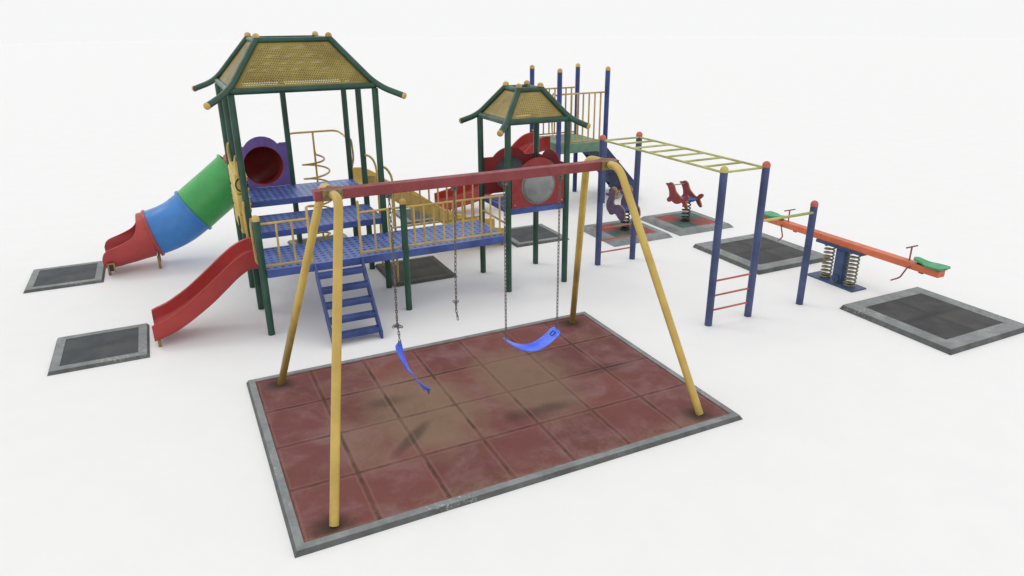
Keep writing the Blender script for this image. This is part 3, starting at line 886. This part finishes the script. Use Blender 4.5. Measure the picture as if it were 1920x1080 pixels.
tz = smoothpath([V((a, 0, b)) for a, b in topz], 4)
for p in tz:
    f = max(0, min(1, (-.905-p.x)/.85)); half = mouth_ring(p.x, p.z, f)
    o_row = [(-a, b) for a, b in reversed(half[1:])]+half
    rows.append((p.x, o_row))
th = .018
for x_, rw in rows:
    O.append([bm.verts.new((x_, ty+a, b)) for a, b in rw])
    inner = []
    for a, b in rw:
        l = math.hypot(a, b-.55) or 1; inner.append((a*(1-th/.42), b+(.02 if b < .3 else 0)))
    I.append([bm.verts.new((x_, ty+a, b)) for a, b in inner])
n_ = len(O[0])
for i in range(len(O)-1):
    for k in range(n_-1):
        bm.faces.new((O[i][k], O[i][k+1], O[i+1][k+1], O[i+1][k])); bm.faces.new((I[i][k+1], I[i][k], I[i+1][k], I[i+1][k+1]))
    for k in (0, n_-1): bm.faces.new((O[i][k], O[i+1][k], I[i+1][k], I[i][k]))
for q in (0, -1):
    for k in range(n_-1): bm.faces.new((O[q][k], I[q][k], I[q][k+1], O[q][k+1]))
bmesh.ops.recalc_face_normals(bm, faces=bm.faces)
bmesh.ops.recalc_face_normals(bm, faces=bm.faces)
obj('tube_mouth', bm, 'tuberd', tslide)
for fx, zt in ((-1.70, .26), (-.885, .24)):
    for sy in (-1, 1):
        yy = ty+sy*.245
        if fx < -1: yy = ty+sy*.23
        bm = new(); box(bm, (fx-.022, yy-.022, .001), (fx+.022, yy+.022, .13 if fx < -1 else zt), .003)
        obj('foot', bm, 'rustleg', tslide, smooth=False)
for sy in (-1,):
    bm = new(); yy = ty-.435
    box(bm, (-1.70, yy-.012, .25), (-1.58, yy+.012, .275), .002); box(bm, (-1.70, yy-.012, .12), (-1.675, yy+.012, .25), .002); box(bm, (-1.605, yy-.012, .12), (-1.58, yy+.012, .25), .002)
    fb = obj('foot_bracket', bm, 'rustleg', tslide, smooth=False)
    bm = new(); box(bm, (-1.672, yy-.004, .13), (-1.608, yy+.014, .248), 0); obj('bracket_dark_inset', bm, 'black', tslide, smooth=False)  # black block added to imitate the dark inside of the bracket

# ---- purple entry panel (hole into the tube)
outer = [(.562, 1.465), (1.49, 1.465), (1.49, 2.225), (1.37, 2.225)]
for k in range(11):
    a = math.radians(20+14*k); outer.append((1.06+.335*math.cos(a)*1.02, 2.02+.335*math.sin(a)))
outer += [(.74, 2.20), (.562, 2.20)]
bm = new(); holed_panel(bm, outer, (1.06, 1.845), .342, lambda u, v, d: V((u, d, v)), Y3-.03, Y3+.01)
obj('entry_panel', bm, 'purple', ps)

# ---- yellow side climber panel: three bulging blocks with black rings
bm = new()
px_, nb = .475, 3
zs = [(1.22, 1.50), (1.515, 1.82), (1.835, 2.13)]
for (z0, z1) in zs:
    box(bm, (px_-.075, 5.945, z0), (px_+.105, 6.86, z1), .022)
    for zz in (z0+.06, z0+.15, z1-.05): ball(bm, (px_+.09, 5.955, zz), .024); ball(bm, (px_-.06, 6.85, zz), .02)
box(bm, (px_-.05, 5.97, 2.10), (px_+.07, 6.84, 2.17), .02)
cat_ = obj('climbing_panel', bm, 'caterpillar', ps)
for cy_, cz_, rr in ((6.10, 1.36, .10),):
    bm = new(); tube(bm, [V((px_-.078, cy_+rr*math.cos(a*PI/12), cz_+rr*math.sin(a*PI/12))) for a in range(0, 25)], .010, 8, False); obj('ring', bm, 'black', cat_)
bm = new(); tube(bm, [V((px_+.015+.085*math.cos(a*PI/12), 5.94, 1.97+.10*math.sin(a*PI/12))) for a in range(0, 25)], .010, 8, False); obj('ring', bm, 'black', cat_)
for yy, zt in ((6.93, 2.44), (5.93, 2.40)):
    bm = new(); tube(bm, smoothpath([(.505, yy, zt-.02), (.46, yy-.01, zt), (.435, yy-.04, zt-.10), (.44, yy-.09, 2.14)], 5), .018, 12, True, 0, 1); obj('handle', bm, 'yellow', ps)

# ---- spiral climber behind the back deck
bm = new(); sx, sy = 2.11, 8.75
tube(bm, fillet([(XM, Y3, 2.19), (1.60, 8.3, 2.25), (1.66, sy, 2.255), (2.56, sy, 2.255), (2.60, 8.4, 2.22), (XR, Y3, 2.19)], .16), .019, 12)
sc_ = obj('spiral_climber', bm, 'yellow', ps)
bm = new(); tube(bm, [V((sx, sy, .046)), V((sx, sy, 1.0)), V((sx, sy, 2.255))], .019, 12); obj('pole', bm, 'yellow', sc_)
bm = new(); hp = [V((sx, sy, 1.93)), V((sx+.01, sy+.01, 1.85))]
for i in range(0, 24*6+1):
    a = PI*.25-2*PI*i/24; z = 1.815-.272*i/24; rr = .245*min(1, .15+i/9); hp.append(V((sx+rr*math.cos(a), sy+rr*math.sin(a), z)))
hp.append(V((sx, sy, hp[-1].z-.03)))
tube(bm, hp, .018, 10); obj('coil', bm, 'yellow', sc_)

# ---- arched ladder on the right side of the middle deck
al = None
for yy, dz in ((6.86, .03), (5.94, 0)):
    pts = smoothpath([(2.60, yy, 2.06+dz), (2.69, yy, 2.015+dz), (2.75, yy, 1.93+dz), (2.785, yy, 1.80), (2.79, yy, 1.4), (2.785, yy, .8), (2.775, yy, .048)], 5)
    bm = new(); tube(bm, pts, .019, 12)
    if al is None: al = obj('arch_ladder', bm, 'yellow', ps)
    else: obj('side_rail', bm, 'yellow', al)
for zz in (.34, .62):
    bm = new(); tube(bm, [V((2.78, 5.94, zz)), V((2.78, 6.86, zz))], .015, 10); obj('rung', bm, 'yellow', al)
# grip beside the yellow slide
bm = new(); tube(bm, smoothpath([(2.61, 8.0, 2.20), (2.66, 8.04, 2.16), (2.68, 8.06, 2.0), (2.68, 8.06, 1.80), (2.62, 8.0, 1.64)], 5), .018, 12, True, 0, 1); obj('handle', bm, 'ochre', ps)

# ---- bubble panels of the small tower
def lobed(u0, u1, z0, zs_, zt, cu, R):
    ol = [(u0, z0), (u1, z0), (u1, zs_)]
    zc = zt-R; da = math.acos(max(-1, min(1, (zs_-zc)/R)))
    for k in range(17):
        a = -da+2*da*k/16; ol.append((cu-R*math.sin(a), zc+R*math.cos(a)))
    ol.append((u0, zs_)); return ol
def bubble_panel(u0, u1, z0, to3, d, outd, parent, bolt=True):
    cu = (u0+u1)/2; cz = z0+.33
    bm = new(); holed_panel(bm, lobed(u0, u1, z0, z0+.63, z0+.775, cu, .385), (cu, cz), .285, to3, d-.012, d+.012)
    pn = obj('bubble_panel', bm, 'panelred', parent)
    bm = new(); rows = []
    for i in range(11):
        a = (i/10)*PI/2; rr = .287*math.cos(a); h = .16*math.sin(a)
        rows.append([bm.verts.new(to3(cu+rr*math.cos(2*PI*k/48), cz+rr*math.sin(2*PI*k/48), d+outd*(.004+h))) for k in range(48)] if i < 10 else [bm.verts.new(to3(cu, cz, d+outd*.164))])
    for i in range(10):
        for k in range(48):
            l = (k+1) % 48
            if i < 9: bm.faces.new((rows[i][k], rows[i][l], rows[i+1][l], rows[i+1][k]))
            else: bm.faces.new((rows[i][k], rows[i][l], rows[i+1][0]))
    bmesh.ops.recalc_face_normals(bm, faces=bm.faces); obj('bubble', bm, 'bubble', pn)
    bm = new(); tube(bm, [to3(cu+.292*math.cos(a*PI/24), cz+.292*math.sin(a*PI/24), d+outd*.012) for a in range(49)], .012, 8, False); obj('bubble_rim', bm, 'bubble', pn)
    for su in (u0+.045, u1-.045):
        for sz in (z0+.05, z0+.58):
            bm = new(); tube(bm, [to3(su, sz, d+outd*.010), to3(su, sz, d+outd*.022)], .014, 12, True, 0, .5); obj('bolt', bm, 'bolt', pn)
bubble_panel(TX0+.055, TX1-.055, 1.415, lambda u, v, d: V((u, d, v)), Y0-.01, -1, ps)
bubble_panel(TX0+.055, TX1-.055, 1.42, lambda u, v, d: V((u, d, v)), Y1-.02, 1, ps)
bubble_panel(Y0+.055, Y1-.075, 1.42, lambda u, v, d: V((d, u, v)), TX1, 1, ps)

# ------------------------------------------------------------------ blue slide tower
bt = thing('slide_tower', 'open blue post tower with green platform, red slide and navy stairs at the back', 'play tower', (8.3, 9.8, 0))
BX0, BX1, BY0, BY1 = 7.69, 8.955, 9.12, 10.455
for x_, y_ in ((BX0, BY0), (BX1, BY0), (BX0, BY1), (BX1, BY1)):
    capped_post('post', x_, y_, .001, 3.135, .056, 'towerblue', 'cap', bt)
deck(BX0+.04, BY0-.05, BX1-.03, BY1+.03, 1.50, .205, bt, 'green2', 'green2')
railing(((BX0+.05, BY0), (BX1-.05, BY0)), 1.545, 2.63, [7.855+.1555*k for k in range(7)], bt, mat='ochre', r=.019, rb=.019)
railing(((BX0+.05, BY1), (BX1-.05, BY1)), 1.545, 2.63, [7.855+.1555*k for k in range(7)], bt, mat='ochre', r=.019, rb=.019)
for yy in (9.20, 10.36):
    s_ = 1 if yy < 9.8 else -1
    bm = new(); tube(bm, fillet([(BX0-.03, yy, 2.60), (BX0-.03, yy+s_*.16, 2.66), (BX0-.03, yy+s_*.19, 2.5), (BX0-.03, yy+s_*.19, 1.85), (BX0-.03, yy+s_*.16, 1.70), (BX0-.03, yy, 1.68)], .1), .018, 12)
    obj('handle', bm, 'ochre', bt)
r2 = slide([(7.66, 1.66, 1.32), (7.5, 1.66, 1.32), (7.3, 1.60, 1.26), (7.1, 1.46, 1.12), (6.85, 1.22, .90), (6.55, .96, .66), (6.2, .76, .46), (5.85, .62, .32), (5.5, .54, .245), (5.2, .48, .21), (5.0, .44, .19)],
           9.83, .37, bt, 'slidered', wall=.025)
for yy in (9.56, 10.1):
    bm = new(); box(bm, (5.12, yy-.02, .046), (5.16, yy+.02, .22), .003); obj('foot', bm, 'rustleg', r2)
stairs((8.99, 1.42), (10.08, .17), 9.2, 10.33, 'x', 6, .19, 1.4, 'navy', bt, sw_=.2, solid=True)

# ------------------------------------------------------------------ monkey bars
mb = thing('monkey_bars', 'dark blue monkey bars with lime overhead ladder and a low chin bar', 'monkey bars', (6.9, 3.7, 0))
AX0, AX1, CX_, AY0, AY1 = 6.37, 7.135, 8.21, 2.225, 5.265
for x_, y_, zt, cm in ((AX0, AY0, 2.31, 'olivecap'), (AX1, AY0, 2.31, 'redcap'), (AX0, AY1, 2.31, 'redcap'), (AX1, AY1, 2.31, 'redcap')):
    capped_post('post', x_, y_, .001, zt, .054, 'monkeyblue', cm, mb)
capped_post('post', CX_, AY0, .001, 1.62, .054, 'monkeyblue', 'redcap', mb)
bm = new()
tube(bm, [V((AX0+.01, AY0+.03, 2.275)), V((AX0+.01, AY1-.03, 2.275))], .017, 12)
ol_ = obj('overhead_ladder', bm, 'limebar', mb)
bm = new(); tube(bm, [V((AX1-.01, AY0+.03, 2.275)), V((AX1-.01, AY1-.03, 2.275))], .017, 12); obj('side_rail', bm, 'limebar', ol_)
for k in range(8):
    yy = 5.235-.4265*k
    bm = new(); tube(bm, [V((AX0+.01, yy, 2.275)), V((AX1-.01, yy, 2.275))], .0165, 12); obj('rung', bm, 'limebar', ol_)
for yy in (AY0, AY1):
    for zz in (.23, .46, .69):
        bm = new(); tube(bm, [V((AX0+.02, yy, zz)), V((AX1-.02, yy, zz))], .0145, 12, True); obj('rung', bm, 'rung', mb)
bm = new(); tube(bm, [V((AX1, AY0-.02, 1.50)), V((CX_-.02, AY0-.02, 1.50))], .021, 14, True, 0, .4); obj('chin_bar', bm, 'limebar', mb)

# ------------------------------------------------------------------ seesaw
ss = thing('seesaw', 'orange red spring seesaw with two green seats and blue stand', 'seesaw', (9.525, 2.65, 0))
bm = new(); box(bm, (9.45, .905, .662), (9.60, 4.39, .765), .008); beam = obj('beam', bm, 'seesawred', ss, smooth=False)
bm = new(); box(bm, (9.35, 2.19, .001), (9.70, 3.15, .022), .004); obj('base_plate', bm, 'seesawblue', ss, smooth=False)
bm = new(); box(bm, (9.43, 2.20, .612), (9.62, 3.12, .662), .005); obj('spring_bracket', bm, 'seesawblue', ss, smooth=False)
bm = new(); box(bm, (9.455, 2.52, .06), (9.595, 2.70, .615), .006)
tube(bm, [V((9.425, 2.61, .10)), V((9.625, 2.61, .10))], .062, 20); obj('pivot_post', bm, 'seesawblue', ss)
def spring(bm, x, y, z0, z1, R, r, turns, seg=8):
    pts = []
    N = int(turns*20)
    for i in range(N+1):
        f = i/N; a = 2*PI*turns*f
        g_ = f
        if f < .10: g_ = f*.35
        else: g_ = .035+(f-.10)*(.965/.90)
        pts.append(V((x+R*math.cos(a), y+R*math.sin(a), z0+(z1-z0)*g_)))
    tube(bm, pts, r, seg)
for yy in (2.885, 2.385):
    bm = new(); spring(bm, 9.525, yy, .035, .605, .080, .0145, 9.5, 8); obj('spring', bm, 'spring', ss)
sout = spline2([(.0, .075), (.10, .085), (.17, .105), (.24, .15), (.40, .16), (.46, .14), (.47, .05), (.49, 0), (.47, -.05), (.46, -.14), (.40, -.16), (.24, -.15), (.17, -.105), (.10, -.085), (.0, -.075), (-.03, 0)], 4)
for s_, y0_ in ((1, 1.33), (-1, 3.97)):
    bm = new()
    def t3(u, v, d, s_=s_, y0_=y0_): return V((9.525+v*.85, y0_-s_*u, .785+d+.035*max(0, u-.2)+.03*max(0, 1-u/.2)))
    prism(bm, sout, t3, 0, .028, 0, 0)
    obj('seat', bm, 'seesawseat', ss)
    bm = new(); box(bm, (9.47, min(y0_-s_*.05, y0_-s_*.38), .765), (9.58, max(y0_-s_*.05, y0_-s_*.38), .787), .004); obj('seat_mount', bm, 'black', ss)
    hy = y0_+s_*.11
    bm = new(); tube(bm, [V((9.525, hy, .76)), V((9.525, hy, .985))], .0125, 10); hd = obj('handle', bm, 'rod', ss)
    bm = new(); tube(bm, [V((9.40, hy-.00, .985)), V((9.65, hy, .985))], .0115, 10, True, 0, 1); obj('grip', bm, 'rod', hd)
    for sx_ in (-1,):
        fy = y0_+s_*.03
        bm = new(); tube(bm, fillet([(9.525+sx_*.07, fy, .70), (9.525+sx_*.10, fy+s_*.02, .69), (9.525+sx_*.11, fy+s_*.10, .50), (9.525+sx_*.25, fy+s_*.14, .465)], .04), .012, 10, True, 0, .6)
        obj('footrest', bm, 'rod', ss)
    by_ = y0_-s_*.13 if s_ > 0 else y0_-.32
    bm = new(); tube(bm, [V((9.50, by_-.03, .655)), V((9.50, by_+.03, .655))], .026, 12); obj('bumper', bm, 'rod', ss)

# ------------------------------------------------------------------ spring riders
def rider(loc, outline, xs, mat, label, bar, seat_z, group='spring riders on red and green mats', eye=None, barmat='chrome'):
    t = thing('spring_rider', label, 'spring rider', (*loc, 0), group)
    ol = spline2(outline, 3)
    for i, x_ in enumerate(xs):
        bm = new(); prism(bm, ol, lambda u, v, d: V((d, u, v)), x_-.014, x_+.014, 0, 1)
        sp_ = obj('side_panel', bm, [mat, 'plyedge'], t)
        if eye:
            for sd in (-1, 1):
                bm = new(); tube(bm, [V((x_+sd*.014, eye[0], eye[1])), V((x_+sd*.020, eye[0], eye[1]))], .016, 12); obj('eye', bm, 'black', sp_)
    bm = new(); box(bm, (xs[0]+.014, loc[1]-.17, seat_z-.018), (xs[1]-.014, loc[1]+.17, seat_z+.014), .006); obj('seat', bm, 'seatblue', t)
    bm = new(); spring(bm, loc[0], loc[1], .09, seat_z-.02, .085, .014, 6.3, 8)
    tube(bm, [V((loc[0]+.092*math.cos(a*PI/12), loc[1]+.092*math.sin(a*PI/12), .088)) for a in range(25)], .016, 8, False); obj('spring', bm, 'blackspring', t)
    bm = new(); tube(bm, [V((xs[0]-.03, *bar)), V((xs[1]+.03, *bar))], .0125, 10); obj('handlebar', bm, barmat, t)
    return t
bird = [(7.21, .82), (7.17, .845), (7.11, .85), (7.06, .88), (6.99, .88), (6.93, .85), (6.89, .79), (6.84, .72), (6.74, .66), (6.65, .62), (6.59, .62), (6.53, .68), (6.46, .71), (6.41, .70), (6.41, .66), (6.46, .61), (6.50, .57), (6.455, .51), (6.43, .46), (6.43, .42), (6.48, .41), (6.55, .45), (6.60, .50), (6.63, .52), (6.69, .49), (6.76, .46), (6.85, .45), (6.93, .47), (6.97, .48), (7.06, .44), (7.12, .46), (7.13, .49), (7.10, .53), (7.06, .57), (7.065, .65), (7.09, .71), (7.13, .77), (7.17, .80)]
rider((9.54, 6.70), bird, (9.345, 9.725), 'riderred', 'red bird shaped spring rider with a steel handlebar and blue seat', (7.02, .82), .57, eye=(7.05, .835))
drg = [(7.23, .765), (7.20, .785), (7.12, .80), (7.10, .83), (7.09, .88), (7.04, .92), (6.96, .935), (6.94, .965), (6.91, .95), (6.86, .955), (6.84, .92), (6.80, .90), (6.79, .86), (6.82, .83), (6.825, .81), (6.79, .80), (6.77, .77), (6.81, .74), (6.87, .745), (6.88, .72), (6.91, .69), (6.92, .64), (6.90, .61), (6.85, .60), (6.75, .63), (6.65, .63), (6.57, .60), (6.52, .56), (6.49, .49), (6.49, .40), (6.55, .34), (6.62, .315), (6.71, .34), (6.79, .39), (6.85, .41), (6.91, .39), (6.97, .36), (7.04, .36), (7.11, .41), (7.16, .45), (7.18, .53), (7.17, .61), (7.12, .69), (7.10, .735), (7.18, .73)]
rd = rider((7.98, 6.75), drg, (7.79, 8.16), 'dragonpurple', 'purple long necked spring rider behind the monkey bar ladder', (6.86, .90), .53, eye=(7.04, .875), barmat='rod')
for x_ in (7.79, 8.16):
    bm = new()
    mane = spline2([(6.99, .935), (6.94, .97), (6.90, .955), (6.85, .96), (6.835, .92), (6.795, .90), (6.785, .86), (6.815, .83), (6.82, .81), (6.785, .80), (6.765, .77), (6.81, .735), (6.85, .75), (6.86, .80), (6.86, .86), (6.90, .91)], 3)
    prism(bm, mane, lambda u, v, d: V((d, u, v)), x_-.019, x_+.019, 0, 0); obj('mane', bm, 'plyedge', rd)

# ------------------------------------------------------------------ camera
cd = bpy.data.cameras.new('camera'); cam = bpy.data.objects.new('camera', cd); C.objects.link(cam); sc.camera = cam
cd.sensor_width = 36; cd.lens = 24.793; cd.clip_end = 500; cd.clip_start = .05
yaw, pitch, roll = math.radians(25.821), math.radians(21.149), math.radians(-.321)
f_ = V((sin(yaw)*cos(pitch), cos(yaw)*cos(pitch), -sin(pitch)))
r_ = V((cos(yaw), -sin(yaw), 0)); u_ = r_.cross(f_)
cr, sr = cos(roll), sin(roll)
X = r_*cr+u_*sr; Y = -r_*sr+u_*cr; Z = -f_
cam.matrix_world = Matrix(((X.x, Y.x, Z.x, -.403), (X.y, Y.y, Z.y, -5.103), (X.z, Y.z, Z.z, 4.3), (0, 0, 0, 1)))

# ------------------------------------------------------------------ light: white studio surround, large soft key
w = bpy.data.worlds.new('World'); sc.world = w; w.use_nodes = True
nt = w.node_tree; nt.nodes.clear()
out = nt.nodes.new('ShaderNodeOutputWorld'); bg = nt.nodes.new('ShaderNodeBackground')
tc = nt.nodes.new('ShaderNodeTexCoord'); sp = nt.nodes.new('ShaderNodeSeparateXYZ'); rp = nt.nodes.new('ShaderNodeValToRGB')
nt.links.new(tc.outputs['Generated'], sp.inputs[0]); nt.links.new(sp.outputs[2], rp.inputs[0])
rp.color_ramp.elements[0].position = 0.0; rp.color_ramp.elements[0].color = (.935, .935, .938, 1)
rp.color_ramp.elements[1].position = 1.0; rp.color_ramp.elements[1].color = (1.0, 1.0, 1.0, 1)
for ps_, cv in ((.05, .935), (.12, 1.36), (.42, 1.16)):  # unseen brighter band added above the horizon to fill shade under the decks
    e_ = rp.color_ramp.elements.new(ps_); e_.color = (cv, cv, cv*1.003, 1)
nt.links.new(rp.outputs[0], bg.inputs[0]); bg.inputs[1].default_value = 1.0
nt.links.new(bg.outputs[0], out.inputs[0])
sd = bpy.data.lights.new('sun', 'SUN'); so = bpy.data.objects.new('sun', sd); C.objects.link(so)
sd.energy = .36; sd.angle = math.radians(18); sd.color = (1, .985, .96)
dirv = V((.36, -.42, -.83)); so.rotation_euler = dirv.to_track_quat('-Z', 'Y').to_euler()
vs_ = sc.view_settings; vs_.view_transform = 'Standard'; vs_.look = 'None'; vs_.exposure = 0; vs_.gamma = 1; vs_.use_curve_mapping = False
sc.cycles.max_bounces = 8; sc.cycles.transparent_max_bounces = 16; sc.cycles.diffuse_bounces = 4
